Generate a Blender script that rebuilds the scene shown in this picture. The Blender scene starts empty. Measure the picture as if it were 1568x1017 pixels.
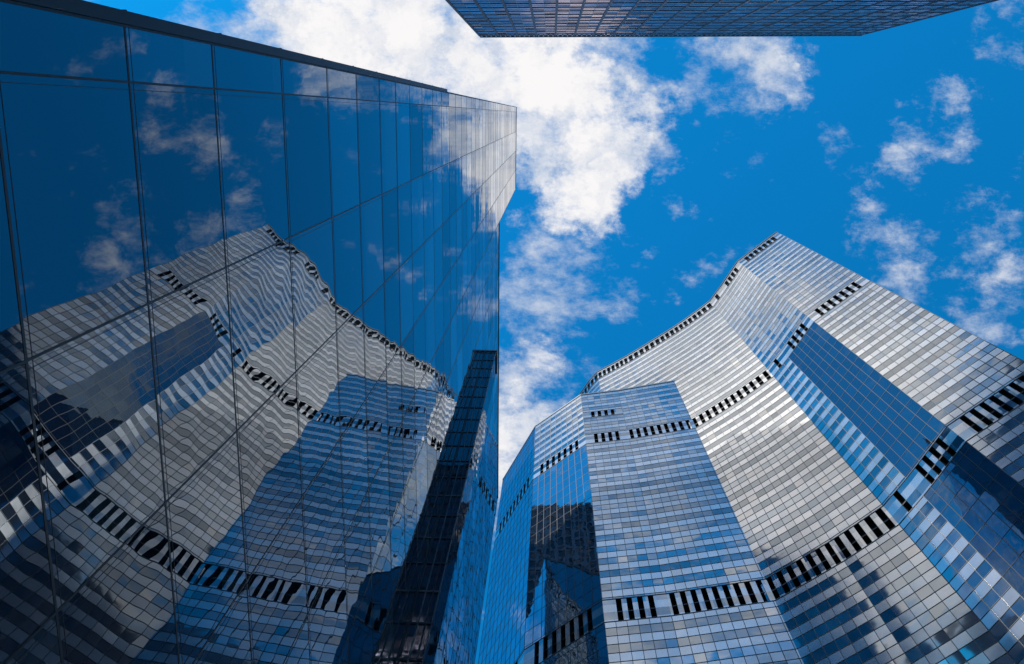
import bpy, bmesh, math, random
from mathutils import Vector, Matrix
random.seed(4)
S = bpy.context.scene
D = 6.5

# ------------------------------------------------------------------ node helpers
class NT:
    def __init__(self, tree):
        self.t = tree; self.n = tree.nodes; self.l = tree.links
    def new(self, typ, **kw):
        x = self.n.new(typ)
        for k, v in kw.items(): setattr(x, k, v)
        return x
    def put(self, sock, v):
        if isinstance(v, bpy.types.NodeSocket): self.l.new(v, sock)
        elif v is not None: sock.default_value = v
    def m(self, op, a, b=None, c=None, clamp=False):
        x = self.new('ShaderNodeMath', operation=op); x.use_clamp = clamp
        self.put(x.inputs[0], a)
        if b is not None: self.put(x.inputs[1], b)
        if c is not None: self.put(x.inputs[2], c)
        return x.outputs[0]
    def vm(self, op, a, b=None, scale=None):
        x = self.new('ShaderNodeVectorMath', operation=op)
        self.put(x.inputs[0], a)
        if b is not None: self.put(x.inputs[1], b)
        if scale is not None: self.put(x.inputs['Scale'], scale)
        return x.outputs['Value'] if op in ('DISTANCE', 'LENGTH', 'DOT_PRODUCT') else x.outputs['Vector']
    def noise(self, vec, scale, detail=4, rough=.5, out='Fac'):
        x = self.new('ShaderNodeTexNoise'); self.put(x.inputs['Vector'], vec)
        x.inputs['Scale'].default_value = scale; x.inputs['Detail'].default_value = detail
        x.inputs['Roughness'].default_value = rough
        return x.outputs[out]
    def ss(self, v, a, b, lo=0., hi=1., typ='SMOOTHSTEP'):
        x = self.new('ShaderNodeMapRange', interpolation_type=typ)
        self.put(x.inputs['Value'], v)
        x.inputs['From Min'].default_value = a; x.inputs['From Max'].default_value = b
        x.inputs['To Min'].default_value = lo; x.inputs['To Max'].default_value = hi
        return x.outputs['Result']
    def mix(self, f, a, b, blend='MIX'):
        x = self.new('ShaderNodeMix', data_type='RGBA', blend_type=blend)
        self.put(x.inputs[0], f); self.put(x.inputs[6], a); self.put(x.inputs[7], b)
        return x.outputs[2]

def c4(r, g, b): return (r, g, b, 1.)

def mat_new(name):
    m = bpy.data.materials.new(name); m.use_nodes = True
    t = NT(m.node_tree); t.n.clear()
    out = t.new('ShaderNodeOutputMaterial')
    return m, t, out

# ------------------------------------------------------------------ sky
SUN = Vector((-.76, -.50, 1.)).normalized()
el = math.asin(SUN.z); az = math.atan2(SUN.x, SUN.y)
W = bpy.data.worlds.new("World"); S.world = W; W.use_nodes = True
try:
    W.cycles.sampling_method = 'MANUAL'; W.cycles.sample_map_resolution = 256
except Exception: pass
t = NT(W.node_tree); t.n.clear()
wo = t.new('ShaderNodeOutputWorld'); bg = t.new('ShaderNodeBackground')
bg.inputs['Strength'].default_value = 0.1
sky = t.new('ShaderNodeTexSky', sky_type='NISHITA')
sky.sun_disc = False; sky.sun_elevation = el; sky.sun_rotation = az
sky.air_density = 1.0; sky.dust_density = 0.2; sky.ozone_density = 2.5
skyc = t.mix(1., sky.outputs[0], c4(.04, 1.58, 2.25), 'MULTIPLY')
tc = t.new('ShaderNodeTexCoord')
sp = t.new('ShaderNodeSeparateXYZ'); t.l.new(tc.outputs['Generated'], sp.inputs[0])
z = t.m('MAXIMUM', sp.outputs[2], .08)
cb = t.new('ShaderNodeCombineXYZ')
t.l.new(t.m('DIVIDE', sp.outputs[0], z), cb.inputs[0]); t.l.new(t.m('DIVIDE', sp.outputs[1], z), cb.inputs[1])
pq = cb.outputs[0]
wn = t.vm('SUBTRACT', t.noise(pq, 9, 7, .64, 'Color'), (.5, .5, .5))
wp = t.vm('ADD', pq, t.vm('SCALE', wn, scale=.21))
# (x/z, y/z, radius, weight) of the cloud masses on the overhead cloud deck
blobs = [(-.20,-.07,.17,1.15),(-.08,-.06,.12,1.15),(.0,-.03,.10,1.15),(.035,.015,.095,1.1),(.08,-.01,.055,.9),(.05,.065,.07,1.05),(.02,-.07,.06,.8),(-.01,.05,.06,1.),
 (.035,.14,.08,.50),(.05,.20,.08,.50),(.0,.20,.06,.52),
 (.015,.30,.08,.74),(.02,.38,.09,.95),(.08,.27,.05,.46),
 (.17,-.07,.065,.54),(.215,-.095,.055,.74),
 (.41,-.05,.05,.56),(.38,.01,.05,.54),(.36,.05,.045,.50),(.41,.08,.05,.44),
 (.50,.01,.05,.54),(.52,.085,.06,.58),(.49,.13,.05,.52),(.47,.05,.05,.42),
 (.124,.03,.05,.60),(.185,.15,.045,.48),(-.37,-.04,.06,.45),(.46,-.15,.05,.42),(.30,.0,.05,.28),
 (-.32,-.32,.24,1.25),(-.46,-.46,.2,1.15),(-.14,-.40,.14,.85),(-.62,-.25,.18,1.),(-.45,-.72,.25,1.),(-.05,-.62,.14,.8),(-.22,-.60,.14,.95),
 (.9,.1,.15,.7),(.7,-.6,.25,.8),(.1,-1.1,.3,.8),(-.9,.3,.4,.8),(1.3,-.2,.5,.8),(.6,1.3,.6,.75),(-1.1,-.9,.5,.9)]
M = None
for (bx, by, r, w) in blobs:
    d = t.vm('DISTANCE', wp, (bx, by, 0))
    v = t.ss(d, r*.25, r*1.35, w, 0.)
    M = v if M is None else t.m('MAXIMUM', M, v)
mp = t.new('ShaderNodeMapping'); t.l.new(pq, mp.inputs[0]); mp.inputs['Rotation'].default_value = (0, 0, .5); mp.inputs['Scale'].default_value = (1., 1.6, 1)
fb = t.noise(mp.outputs[0], 12, 10, .68)
f = t.m('MULTIPLY', t.m('SUBTRACT', fb, .5), 2.6)
dens = t.ss(t.m('ADD', M, f), .24, 1.10)
core = t.ss(t.m('ADD', M, t.m('MULTIPLY', t.m('SUBTRACT', t.noise(wp, 10, 6, .58), .5), 3.0)), .36, 1.30)
ccol = t.mix(core, c4(5.4, 6.2, 7.6), c4(9.6, 9.4, 9.4))
fin = t.mix(dens, skyc, ccol)
t.l.new(fin, bg.inputs['Color']); t.l.new(bg.outputs[0], wo.inputs[0])

sl = bpy.data.lights.new("sun", 'SUN'); sl.energy = 2.8; sl.angle = math.radians(.5); sl.color = (1, .95, .87)
so = bpy.data.objects.new("sun", sl); S.collection.objects.link(so)
so.rotation_euler = SUN.to_track_quat('Z', 'Y').to_euler(); so.location = (0, 0, 300)

# ------------------------------------------------------------------ materials
def fresnel_tint(t, lo, hi, ior, nrm):
    fr = t.new('ShaderNodeFresnel'); fr.inputs['IOR'].default_value = ior
    t.l.new(nrm, fr.inputs['Normal'])
    return t.mix(fr.outputs[0], lo, hi)

def cellnormal(t, amt, wav_scale, wav_dist):
    """per-pane tilt and a gentle roller-wave bow in the glass (UV is in pane units)"""
    uv = t.new('ShaderNodeUVMap').outputs[0]
    fl = t.vm('FLOOR', uv)
    wn = t.new('ShaderNodeTexWhiteNoise', noise_dimensions='3D'); t.l.new(fl, wn.inputs['Vector'])
    tc = t.new('ShaderNodeTexCoord')
    nz = t.noise(t.vm('ADD', tc.outputs['Object'], t.vm('SCALE', wn.outputs['Color'], scale=1.2)), wav_scale, 1.5, .4)
    bp = t.new('ShaderNodeBump'); bp.inputs['Strength'].default_value = 1.; bp.inputs['Distance'].default_value = wav_dist
    t.l.new(nz, bp.inputs['Height'])
    tilt = t.vm('SCALE', t.vm('SUBTRACT', wn.outputs['Color'], (.5, .5, .5)), scale=amt)
    n = t.vm('NORMALIZE', t.vm('ADD', bp.outputs[0], tilt))
    return uv, fl, wn, n

def mat_mirror(name, lo, hi, ior, amt, ws, wd, rough=.0, base=(.012, .016, .022), vlo=.86, blinds=None):
    m, t, out = mat_new(name)
    uv, fl, wn, n = cellnormal(t, amt, ws, wd)
    col = fresnel_tint(t, c4(*lo), c4(*hi), ior, n)
    sc = t.ss(wn.outputs['Value'], 0, 1, vlo, 1., 'LINEAR')
    col = t.mix(1., col, sc, 'MULTIPLY')
    g = t.new('ShaderNodeBsdfGlossy'); t.put(g.inputs['Color'], col); g.inputs['Roughness'].default_value = rough
    t.l.new(n, g.inputs['Normal'])
    df = t.new('ShaderNodeBsdfDiffuse'); df.inputs['Color'].default_value = c4(*base)
    if blinds:
        # some panes have pale blinds lowered part of the way behind the tinted glass
        s2 = t.new('ShaderNodeSeparateXYZ'); t.l.new(t.vm('FRACTION', uv), s2.inputs[0])
        s3 = t.new('ShaderNodeSeparateXYZ'); t.l.new(wn.outputs['Color'], s3.inputs[0])
        has = t.m('GREATER_THAN', s3.outputs[0], .62)
        low = t.m('GREATER_THAN', s2.outputs[1], s3.outputs[1])
        slat = t.ss(t.m('FRACT', t.m('MULTIPLY', s2.outputs[1], 22.)), 0, 1, .75, 1., 'LINEAR')
        bc = t.mix(1., c4(*blinds), slat, 'MULTIPLY')
        t.put(df.inputs['Color'], t.mix(t.m('MULTIPLY', has, low), c4(*base), bc))
    a = t.new('ShaderNodeAddShader'); t.l.new(g.outputs[0], a.inputs[0]); t.l.new(df.outputs[0], a.inputs[1])
    t.l.new(a.outputs[0], out.inputs[0])
    return m

M_LEFT = mat_mirror("tinted_mirror_glass", (.165, .195, .225), (.95, .97, 1.), 1.55, .005, .42, .0080, vlo=.74, base=(.006, .008, .012), blinds=(.040, .036, .040))
M_BLUE = mat_mirror("blue_curtain_glass", (.40, .50, .58), (.9, .95, 1.), 1.5, .010, .5, .010)
M_NAVY = mat_mirror("navy_curtain_glass", (.13, .18, .23), (.8, .86, .92), 1.45, .012, .5, .010)
M_DARKG = mat_mirror("dark_shaft_glass", (.07, .08, .10), (.5, .52, .55), 1.45, .01, .5, .01)
M_TOPG = mat_mirror("grey_office_glass", (.35, .32, .38), (.95, .80, .85), 1.5, .05, .5, .012, rough=.06, base=(.17, .155, .19), vlo=.5)
M_BROWN = mat_mirror("bronze_glass", (.06, .055, .055), (.25, .24, .24), 1.4, .03, .5, .01)

def mat_panel():
    m, t, out = mat_new("silver_panel_and_window")
    uv, fl, wn, n = cellnormal(t, .020, .45, .020)
    s = t.new('ShaderNodeSeparateXYZ'); t.l.new(fl, s.inputs[0])
    par = t.m('MODULO', s.outputs[1], 2.)
    r = wn.outputs['Value']
    tc = t.new('ShaderNodeTexCoord')
    mottle = t.noise(tc.outputs['Object'], .05, 4, .6)  # broad random patches, lighter and darker, across panels and windows alike
    # some storeys have deeper-tinted glazing than others
    wr = t.new('ShaderNodeTexWhiteNoise', noise_dimensions='1D')
    t.l.new(t.m('FLOOR', t.m('MULTIPLY', s.outputs[1], .5)), wr.inputs['W'])
    pan = t.mix(r, c4(.74, .735, .73), c4(.86, .855, .85))
    win = t.mix(r, c4(.34, .38, .41), c4(.48, .51, .54))
    win = t.mix(1., win, t.ss(wr.outputs['Value'], 0, 1, .74, 1.22, 'LINEAR'), 'MULTIPLY')
    win = t.mix(t.m('GREATER_THAN', r, .92), win, c4(.58, .58, .58))
    col = t.mix(par, pan, win)
    col = t.mix(1., col, t.ss(mottle, .3, .7, .76, 1.05), 'MULTIPLY')
    p = t.new('ShaderNodeBsdfPrincipled'); t.put(p.inputs['Base Color'], col)
    t.put(p.inputs['Metallic'], t.ss(par, 0, 1, .84, .96, 'LINEAR'))
    t.put(p.inputs['Roughness'], t.ss(par, 0, 1, .18, .06, 'LINEAR'))
    t.l.new(n, p.inputs['Normal'])
    t.l.new(p.outputs[0], out.inputs[0])
    return m
M_PANEL = mat_panel()

def mat_plain(name, col, rough=.5, metal=0., var=.15, sc=.8):
    m, t, out = mat_new(name)
    tc = t.new('ShaderNodeTexCoord')
    nz = t.noise(tc.outputs['Object'], sc, 6, .6)
    c = t.mix(nz, c4(*[x*(1-var) for x in col]), c4(*[min(1, x*(1+var)) for x in col]))
    p = t.new('ShaderNodeBsdfPrincipled'); t.put(p.inputs['Base Color'], c)
    p.inputs['Roughness'].default_value = rough; p.inputs['Metallic'].default_value = metal
    t.l.new(p.outputs[0], out.inputs[0]); return m
M_LINE = mat_plain("black_gasket", (.012, .014, .018), .5)
M_MULL = mat_plain("grey_mullion", (.13, .14, .15), .4, .3)
M_PIER = mat_plain("white_panel", (.32, .33, .34), .3, .45)
M_DARK = mat_plain("dark_louvre_void", (.035, .037, .042), .6)
M_CAP = mat_plain("dark_metal_cap", (.035, .038, .045), .45, .4)
M_FRAME = mat_plain("charcoal_frame", (.10, .095, .12), .5, .2)
M_ROOF = mat_plain("roof_gravel", (.25, .25, .24), .9)

# ------------------------------------------------------------------ mesh helpers
class Part:
    def __init__(self, name, mats, parent):
        self.bm = bmesh.new(); self.uv = self.bm.loops.layers.uv.new("UVMap")
        self.name = name; self.mats = mats; self.parent = parent
    def quad(self, pts, uvs=None, mi=0):
        # points are passed along the wall then up; reversed so the face looks outward
        vs = [self.bm.verts.new(p) for p in reversed(pts)]
        f = self.bm.faces.new(vs); f.material_index = mi
        if uvs:
            for lp, u in zip(f.loops, list(reversed(uvs))): lp[self.uv].uv = u
        return f
    def box_seg(self, P0, P1, n, o0, o1, z0, z1, mi=0):
        """box following plan segment P0-P1, from offset o0 to o1 along outward normal"""
        a = P0 + n*o0; b = P1 + n*o0; c = P1 + n*o1; d = P0 + n*o1
        lo = [self.bm.verts.new((v.x, v.y, z0)) for v in (a, b, c, d)]
        hi = [self.bm.verts.new((v.x, v.y, z1)) for v in (a, b, c, d)]
        fs = [lo[::-1], hi] + [[lo[i], lo[(i+1) % 4], hi[(i+1) % 4], hi[i]] for i in range(4)]
        for f in fs:
            self.bm.faces.new(f).material_index = mi
    def done(self):
        bmesh.ops.recalc_face_normals(self.bm, faces=self.bm.faces) if self.name.startswith('frame') else None
        me = bpy.data.meshes.new(self.name); self.bm.to_mesh(me); self.bm.free()
        for m in self.mats: me.materials.append(m)
        o = bpy.data.objects.new(self.name, me); S.collection.objects.link(o)
        o.parent = self.parent
        return o

def empty(name, loc=(0, 0, 0)):
    e = bpy.data.objects.new(name, None); S.collection.objects.link(e); return e

def V(p): return Vector((p[0], p[1]))
def seg(P0, P1):
    P0, P1 = V(P0), V(P1); d = P1-P0; L = d.length; tt = d/L
    return P0, P1, tt, Vector((-tt.y, tt.x)), L

def roof(part, poly, z, mi=0):
    vs = [part.bm.verts.new((p[0], p[1], z)) for p in poly]
    part.bm.faces.new(vs).material_index = mi

Z0 = -1.6   # ground level; camera is the origin

# ------------------------------------------------------------------ left glass tower
LT = empty("glass_office_tower")
def fx(y): return -D + .17*y
wall = Part("curtain_wall", [M_LEFT, M_ROOF], LT)
lines = Part("frame_gaskets", [M_LINE, M_CAP], LT)
ystart, ystep, yend = -.15, 15.5, 51.0
floors = [Z0, 2.6, 6.6, 10.6, 14.1, 17.7, 22.2, 26.7, 30.7, 34.8, 38.4, 42.2]
HT, HL = 169., 117.
zz = 42.2
while zz < HT-4.5:
    zz += 4.05; floors.append(zz)
floors[-1] = HT
bays = [ystart, .10*D]
while bays[-1] < yend-1: bays.append(bays[-1]+.52*D)
bays[-1] = yend
stepb = min(bays, key=lambda b: abs(b-ystep))
nL = Vector((.986, -.168)).normalized()
for i in range(len(bays)-1):
    y0, y1 = bays[i], bays[i+1]
    for j in range(len(floors)-1):
        a, b = floors[j], floors[j+1]
        if y0 >= stepb-.01 and b > HL+1: continue
        ps = [(fx(y1), y1, a), (fx(y0), y0, a), (fx(y0), y0, b), (fx(y1), y1, b)]
        wall.quad(ps, [(i+.01, j+.01), (i+.99, j+.01), (i+.99, j+.99), (i+.01, j+.99)])
zl = max(f for f in floors if f <= HL+1)
def plan(y, off=0.): return V((fx(y), y)) + nL*off
for k, y in enumerate(bays):
    top = HT if y <= stepb+.01 else zl
    lines.box_seg(plan(y+.018), plan(y-.018), nL, -.02, .008, Z0, top)
    if k > 0: lines.box_seg(plan(y+.115), plan(y+.105), nL, -.02, .004, Z0, top)
for j, f in enumerate(floors[1:]):
    ye = yend if f <= zl+.1 else stepb
    lines.box_seg(plan(ye), plan(ystart), nL, -.02, .006, f-.028, f+.028)
    if f < 40: lines.box_seg(plan(ye), plan(ystart), nL, -.02, .004, f+.13, f+.142)
# edge fin on the near corner
lines.box_seg(plan(ystart-.03), plan(ystart-.22), nL, -.6, .01, Z0, 57.5, 1)
lines.box_seg(plan(ystart-.01), plan(ystart-.07), nL, -.6, .02, 57.5, HT+.3, 1)
for q in range(14):
    lines.box_seg(plan(ystart-.222), plan(ystart-.235), nL, -.5, .012, 2.+q*4.05, 2.06+q*4.05, 1)
# roof caps + body
lines.box_seg(plan(stepb), plan(ystart), nL, -.5, .06, HT, HT+.5, 1)
lines.box_seg(plan(yend), plan(stepb+.05), nL, -.5, .06, zl, zl+.5, 1)
def side(y, za, zb):
    p = plan(y); b = p - nL*40
    wall.quad([(p.x, p.y, za), (b.x, b.y, za), (b.x, b.y, zb), (p.x, p.y, zb)], [(0, za/4), (12, za/4), (12, zb/4), (0, zb/4)])
side(ystart, Z0, HT); side(stepb, zl, HT); side(yend, Z0, zl)
b0, b1, b2 = plan(ystart)-nL*40, plan(stepb)-nL*40, plan(yend)-nL*40
wall.quad([(b0.x, b0.y, Z0), (b1.x, b1.y, Z0), (b1.x, b1.y, HT), (b0.x, b0.y, HT)])
wall.quad([(b1.x, b1.y, Z0), (b2.x, b2.y, Z0), (b2.x, b2.y, zl), (b1.x, b1.y, zl)])
roof(wall, [plan(ystart), plan(stepb), b1, b0], HT-.01, 1)
roof(wall, [plan(stepb), plan(yend), b2, b1], zl-.01, 1)
# projecting dark shaft
sh = Part("lift_shaft", [M_DARKG, M_CAP, M_MULL], LT)
ys, hs, pr, th = 24.4, 90., 1.15, 2.2
A0, A1 = plan(ys), plan(ys+th)
for za in range(int((hs-Z0)/3)):
    z0s = hs-3*(za+1); z1s = hs-3*za
    f0, f1, f2, f3 = A0, A0+nL*pr, A1+nL*pr, A1
    for (g1, g0) in ((f0, f1), (f1, f2), (f2, f3)):
        sh.quad([(g0.x, g0.y, z0s), (g1.x, g1.y, z0s), (g1.x, g1.y, z1s), (g0.x, g0.y, z1s)], [(0, za), (1, za), (1, za+1), (0, za+1)])
    sh.box_seg(plan(ys+.0), plan(ys-.05), nL, 0., pr+.04, z1s-.10, z1s+.05, 2 if za % 4 == 0 else 1)
for o in (0.03, .42, .80, pr-.06):
    sh.box_seg(plan(ys-.0), plan(ys-.08), nL, o, o+.05, Z0, hs+.3, 2 if o > 1. or o == .42 else 1)
sh.box_seg(plan(ys+th+.1), plan(ys-.12), nL, 0.02, pr+.1, hs+.3, hs+.7, 2)
sh.done(); wall.done(); lines.done()

# ------------------------------------------------------------------ generic facade for the right-hand complex
CW, RH = 1.12, 1.42
def facade(prefix, parent, pts, ztop, layout, corners=()):
    """layout(segment index) -> list of (z0,z1,kind); corners = segment indices whose first/last cell stays solid"""
    w = Part("facade_panels", [M_PANEL, M_BLUE, M_DARK, M_PIER, M_NAVY], parent)
    fr = Part("frame_mullions", [M_MULL, M_PIER, M_CAP, M_LINE], parent)
    ucum = 0
    for i in range(len(pts)-1):
        P0, P1, tt, n, L = seg(pts[i], pts[i+1])
        nc = max(1, round(L/CW))
        def q4(A, B, za, zb, u0, u1, mi, rh):
            w.quad([(A.x, A.y, za), (B.x, B.y, za), (B.x, B.y, zb), (A.x, A.y, zb)],
                   [(u0, za/rh+50), (u1, za/rh+50), (u1, zb/rh+50), (u0, zb/rh+50)], mi)
        for (za, zb, kind) in layout(i):
            if kind in ('panel', 'glass', 'navy'):
                mi = {'panel': 0, 'glass': 1, 'navy': 4}[kind]
                rh = RH if kind == 'panel' else 2*RH
                q4(P0, P1, za, zb, ucum, ucum+nc, mi, rh)
                mm = 0 if kind == 'panel' else 3
                for k in range(nc+1):
                    q = P0+tt*(L*k/nc)
                    fr.box_seg(q-tt*.028, q+tt*.028, n, -.03, .04 if kind == 'panel' else .02, za, zb, mm)
                j = math.ceil(za/rh)
                while j*rh < zb-.05:
                    if j*rh > za+.05:
                        fr.box_seg(P0, P1, n, -.03, .028 if kind == 'panel' else .015, j*rh-.03, j*rh+.03, mm)
                    j += 1
            else:
                top = kind == 'crown'
                for k in range(nc):
                    c0 = P0+tt*(L*k/nc); c1 = P0+tt*(L*(k+1)/nc)
                    solid = (i in corners and k in (0, nc-1))
                    if solid:
                        q4(c0, c1, za, zb, ucum+k, ucum+k+1, 0, RH); continue
                    lo, hi = (.24, .76) if not top else (.17, .83)
                    a = c0+(c1-c0)*lo; b = c0+(c1-c0)*hi; dp = .9
                    q4(c0, a, za, zb, ucum+k, ucum+k+lo, 0, RH)
                    q4(b, c1, za, zb, ucum+k+hi, ucum+k+1, 0, RH)
                    ai, bi = a-n*dp, b-n*dp
                    w.quad([(ai.x, ai.y, za), (bi.x, bi.y, za), (bi.x, bi.y, zb), (ai.x, ai.y, zb)], None, 2)
                    w.quad([(a.x, a.y, za), (ai.x, ai.y, za), (ai.x, ai.y, zb), (a.x, a.y, zb)], None, 2)
                    w.quad([(bi.x, bi.y, za), (b.x, b.y, za), (b.x, b.y, zb), (bi.x, bi.y, zb)], None, 2)
                    w.quad([(a.x, a.y, zb), (b.x, b.y, zb), (bi.x, bi.y, zb), (ai.x, ai.y, zb)], None, 2)
                    w.quad([(ai.x, ai.y, za), (bi.x, bi.y, za), (b.x, b.y, za), (a.x, a.y, za)], None, 3)
                    zm = (za+zb)/2
                    fr.box_seg(a+tt*.01, b-tt*.01, n, -.85, -.22, zm-.09, zm+.09, 2)
                fr.box_seg(P0, P1, n, -.03, .04, za-.05, za+.05, 0)
                fr.box_seg(P0, P1, n, -.03, .04, zb-.05, zb+.05, 0)
        ucum += nc
    return w, fr

def close_body(w, pts, back, ztop, mi=1):
    poly = list(pts)+list(back)
    ring = [pts[-1]]+list(back)+[pts[0]]
    for a, b in zip(ring[:-1], ring[1:]):
        L = (V(b)-V(a)).length
        w.quad([(a[0], a[1], Z0), (b[0], b[1], Z0), (b[0], b[1], ztop), (a[0], a[1], ztop)],
               [(0, 0), (L/CW, 0), (L/CW, ztop/RH), (0, ztop/RH)], 0)
    w.bm.faces.new([w.bm.verts.new((p[0], p[1], ztop-.02)) for p in poly]).material_index = 3

SK = empty("silver_panelled_skyscraper")
tall = empty("tall_wing"); tall.parent = SK
low = empty("stepped_wing"); low.parent = SK
# concave sweep
ctrl = [(40.3, 27.8), (38.9, 31.0), (34.9, 35.6), (30.2, 40.3), (24.6, 45.6), (19.2, 50.2)]
def catmull(P, n=2):
    out = []
    for i in range(len(P)-1):
        p0 = V(P[max(i-1, 0)]); p1 = V(P[i]); p2 = V(P[i+1]); p3 = V(P[min(i+2, len(P)-1)])
        for k in range(n):
            s = k/n
            out.append(.5*((2*p1)+(p2-p0)*s+(2*p0-5*p1+4*p2-p3)*s*s+(-p0+3*p1-3*p2+p3)*s**3))
    out.append(V(P[-1])); return [(v.x, v.y) for v in out]
curve = [ctrl[0]] + catmull(ctrl[1:], 2)
ptsT = [(48.9, 14.7), (42.6, 21.9)] + curve + [(18.0, 52.2), (16.2, 56.5)]
HB = 186.
b_mid = (130.4, 134.4); b_low = (80.6, 84.8)
def layT(i):
    if i == 1:
        L = [(Z0, b_low[0], 'navy'), (*b_low, 'louvre'), (b_low[1], b_mid[0], 'navy')]
    else:
        L = [(Z0, 35.2, 'panel'), (35.2, 39.2, 'louvre'), (39.2, b_low[0], 'panel'), (*b_low, 'louvre'), (b_low[1], b_mid[0], 'panel')]
    L += [(*b_mid, 'louvre'), (b_mid[1], 181.2, 'panel'), (181.2, 185.1, 'crown'), (185.1, HB, 'panel')]
    return L
w, fr = facade("tall", tall, ptsT, HB, layT, corners=(0, 1, 2))
close_body(w, ptsT, [(35, 80), (85, 60), (78, 25)], HB-1)
for i in range(len(ptsT)-1):
    P0, P1, tt, n, L = seg(ptsT[i], ptsT[i+1])
    fr.box_seg(P0, P1, n, -1.0, .10, HB, HB+.35, 2)
w.done(); fr.done()

ptsL = [(31.5, 40.2), (26.2, 42.2), (20.2, 44.5), (14., 46.5), (7.2, 53.7), (3.2, 65.0)]
def layL(i):
    if i <= 2:
        L = [(Z0, 35.2, 'panel'), (35.2, 39.2, 'louvre'), (39.2, b_low[0], 'panel'), (*b_low, 'louvre'), (b_low[1], b_mid[0], 'panel'), (*b_mid, 'louvre')]
        if i == 2: L += [(b_mid[1], 142.4, 'panel'), (142.4, 145.2, 'louvre'), (145.2, 155., 'panel')]
        else: L += [(b_mid[1], 155., 'panel')]
    elif i == 3:
        L = [(Z0, b_low[0], 'glass'), (*b_low, 'louvre'), (b_low[1], b_mid[0], 'glass'), (*b_mid, 'louvre'), (b_mid[1], 155., 'panel')]
    else:
        L = [(Z0, b_low[0], 'glass'), (*b_low, 'louvre'), (b_low[1], b_mid[0], 'glass'), (*b_mid, 'louvre'), (b_mid[1], 155., 'glass')]
    return L
w, fr = facade("low", low, ptsL, 155., layL, corners=(2, 3, 4))
close_body(w, ptsL, [(12, 88), (34, 78)], 154.8)
for i in range(len(ptsL)-1):
    P0, P1, tt, n, L = seg(ptsL[i], ptsL[i+1])
    fr.box_seg(P0, P1, n, -.5, .08, 155., 155.5, 1)
w.done(); fr.done()

# ------------------------------------------------------------------ building behind / overhead
def block(name, front, back, HO, nc, fh, mats_w, mats_f, vw, vd, hh, hd, sub=True):
    OB = empty(name)
    ob = Part("glass_wall", mats_w, OB); of = Part("frame_grid", mats_f, OB)
    P0, P1, tt, n, L = seg(*front)
    nf = int((HO-Z0)/fh)
    for k in range(nc):
        a = P0+tt*(L*k/nc); b = P0+tt*(L*(k+1)/nc)
        ob.quad([(a.x, a.y, Z0), (b.x, b.y, Z0), (b.x, b.y, HO), (a.x, a.y, HO)], [(k*2, 0), (k*2+2, 0), (k*2+2, nf*2), (k*2, nf*2)])
    for k in range(nc+1):
        q = P0+tt*(L*k/nc)
        of.box_seg(q-tt*vw, q+tt*vw, n, -.05, vd, Z0, HO)
        if k < nc and sub:
            q2 = q+tt*(L/nc/2); of.box_seg(q2-tt*.03, q2+tt*.03, n, -.05, vd*.4, Z0, HO, 1)
    for j in range(nf+1):
        zc = HO-j*fh
        of.box_seg(P0, P1, n, -.05, hd, zc-hh, zc)
        if sub: of.box_seg(P0, P1, n, -.05, hd*.4, zc-fh*.55, zc-fh*.55+.07, 1)
    of.box_seg(P0, P1, n, -.3, vd+.12, HO, HO+.5, 1)
    if sub:   # louvred plant-room strip under the parapet
        m2 = nc*4
        for k in range(m2):
            q = P0+tt*(L*(k+.5)/m2)
            of.box_seg(q-tt*.10, q+tt*.10, n, -.05, vd+.04, HO-2.6, HO-.3, 1)
    ring = [(P1.x, P1.y)]+back+[(P0.x, P0.y)]
    for a, b in zip(ring[:-1], ring[1:]):
        ob.quad([(a[0], a[1], Z0), (b[0], b[1], Z0), (b[0], b[1], HO), (a[0], a[1], HO)], [(0, 0), (14, 0), (14, nf*2), (0, nf*2)])
        Q0, Q1, qt, qn, QL = seg(a, b)
        for j in range(nf+1):
            of.box_seg(Q0+qt*.1, Q1-qt*.1, qn, -.05, hd, HO-j*fh-hh, HO-j*fh)
    roof(ob, [(P0.x, P0.y), (P1.x, P1.y)]+back, HO-.01, 1)
    ob.done(); of.done()
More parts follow.
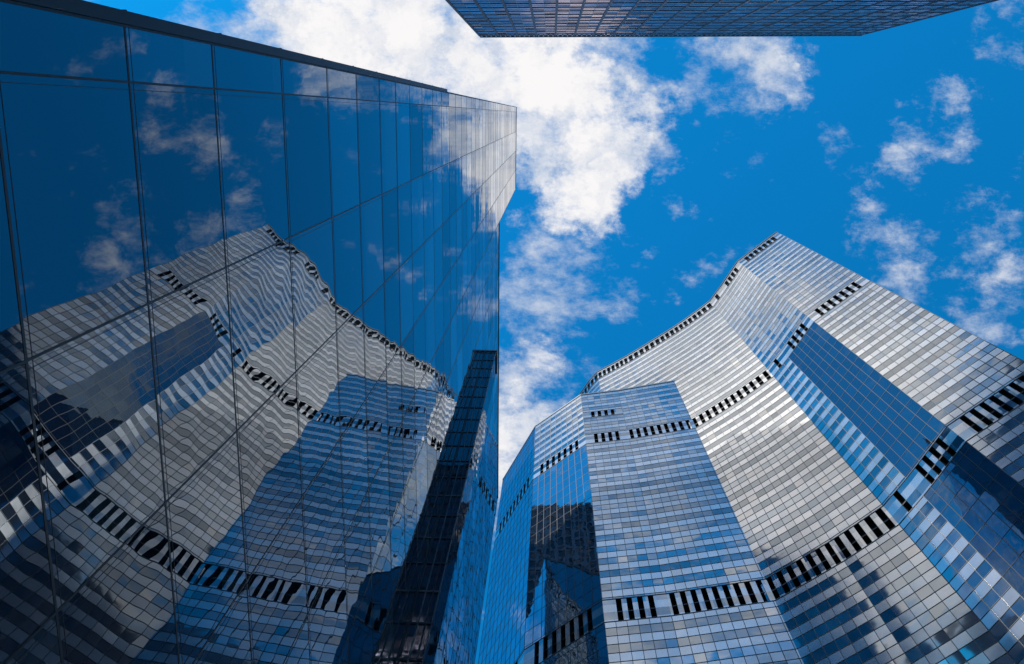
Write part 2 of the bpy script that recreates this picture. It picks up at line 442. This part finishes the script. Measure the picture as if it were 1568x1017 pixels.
block("dark_framed_office_block", ((-13.3, -9.8), (44.9, -20.2)), [(38, -62), (-20, -52)], 150., 20, 3.9,
      [M_TOPG, M_ROOF], [M_FRAME, M_PIER], .14, .07, .36, .06)
# tower standing behind the glass tower (seen only in the reflections of the stepped wing)
block("bronze_glass_tower", ((-17, 56), (-14, 40)), [(-36, 36), (-38, 52)], 172., 9, 3.6,
      [M_BROWN, M_ROOF], [M_FRAME, M_PIER], .25, .15, .7, .12, False)

# ------------------------------------------------------------------ ground
def mat_ground():
    m, t, out = mat_new("plaza_paving")
    tc = t.new('ShaderNodeTexCoord')
    br = t.new('ShaderNodeTexBrick'); t.l.new(tc.outputs['Object'], br.inputs['Vector'])
    br.inputs['Scale'].default_value = 1.; br.inputs['Color1'].default_value = c4(.22, .21, .2); br.inputs['Color2'].default_value = c4(.28, .27, .26)
    br.inputs['Mortar'].default_value = c4(.1, .1, .1)
    p = t.new('ShaderNodeBsdfPrincipled'); t.l.new(br.outputs[0], p.inputs['Base Color']); p.inputs['Roughness'].default_value = .8
    t.l.new(p.outputs[0], out.inputs[0]); return m
g = Part("ground", [mat_ground()], None)
g.quad([(-3000, 3000, Z0-.02), (3000, 3000, Z0-.02), (3000, -3000, Z0-.02), (-3000, -3000, Z0-.02)])
g.done()

# ------------------------------------------------------------------ camera
cam = bpy.data.cameras.new("camera"); co = bpy.data.objects.new("camera", cam); S.collection.objects.link(co)
cam.sensor_width = 36; cam.lens = 1400/1568*36; cam.clip_start = .05; cam.clip_end = 8000
R = Vector((.9836, -.1752, .04235)); U = Vector((-.1802, -.9561, .2312)); F = Vector((0, .2349, .972))
R.normalize(); F.normalize(); U = (-F).cross(R); U.normalize(); R = U.cross(-F)
m = Matrix((( R.x, U.x, -F.x, 0), (R.y, U.y, -F.y, 0), (R.z, U.z, -F.z, 0), (0, 0, 0, 1)))
co.matrix_world = m
S.camera = co
S.view_settings.view_transform = 'Standard'; S.view_settings.look = 'None'; S.view_settings.exposure = 0
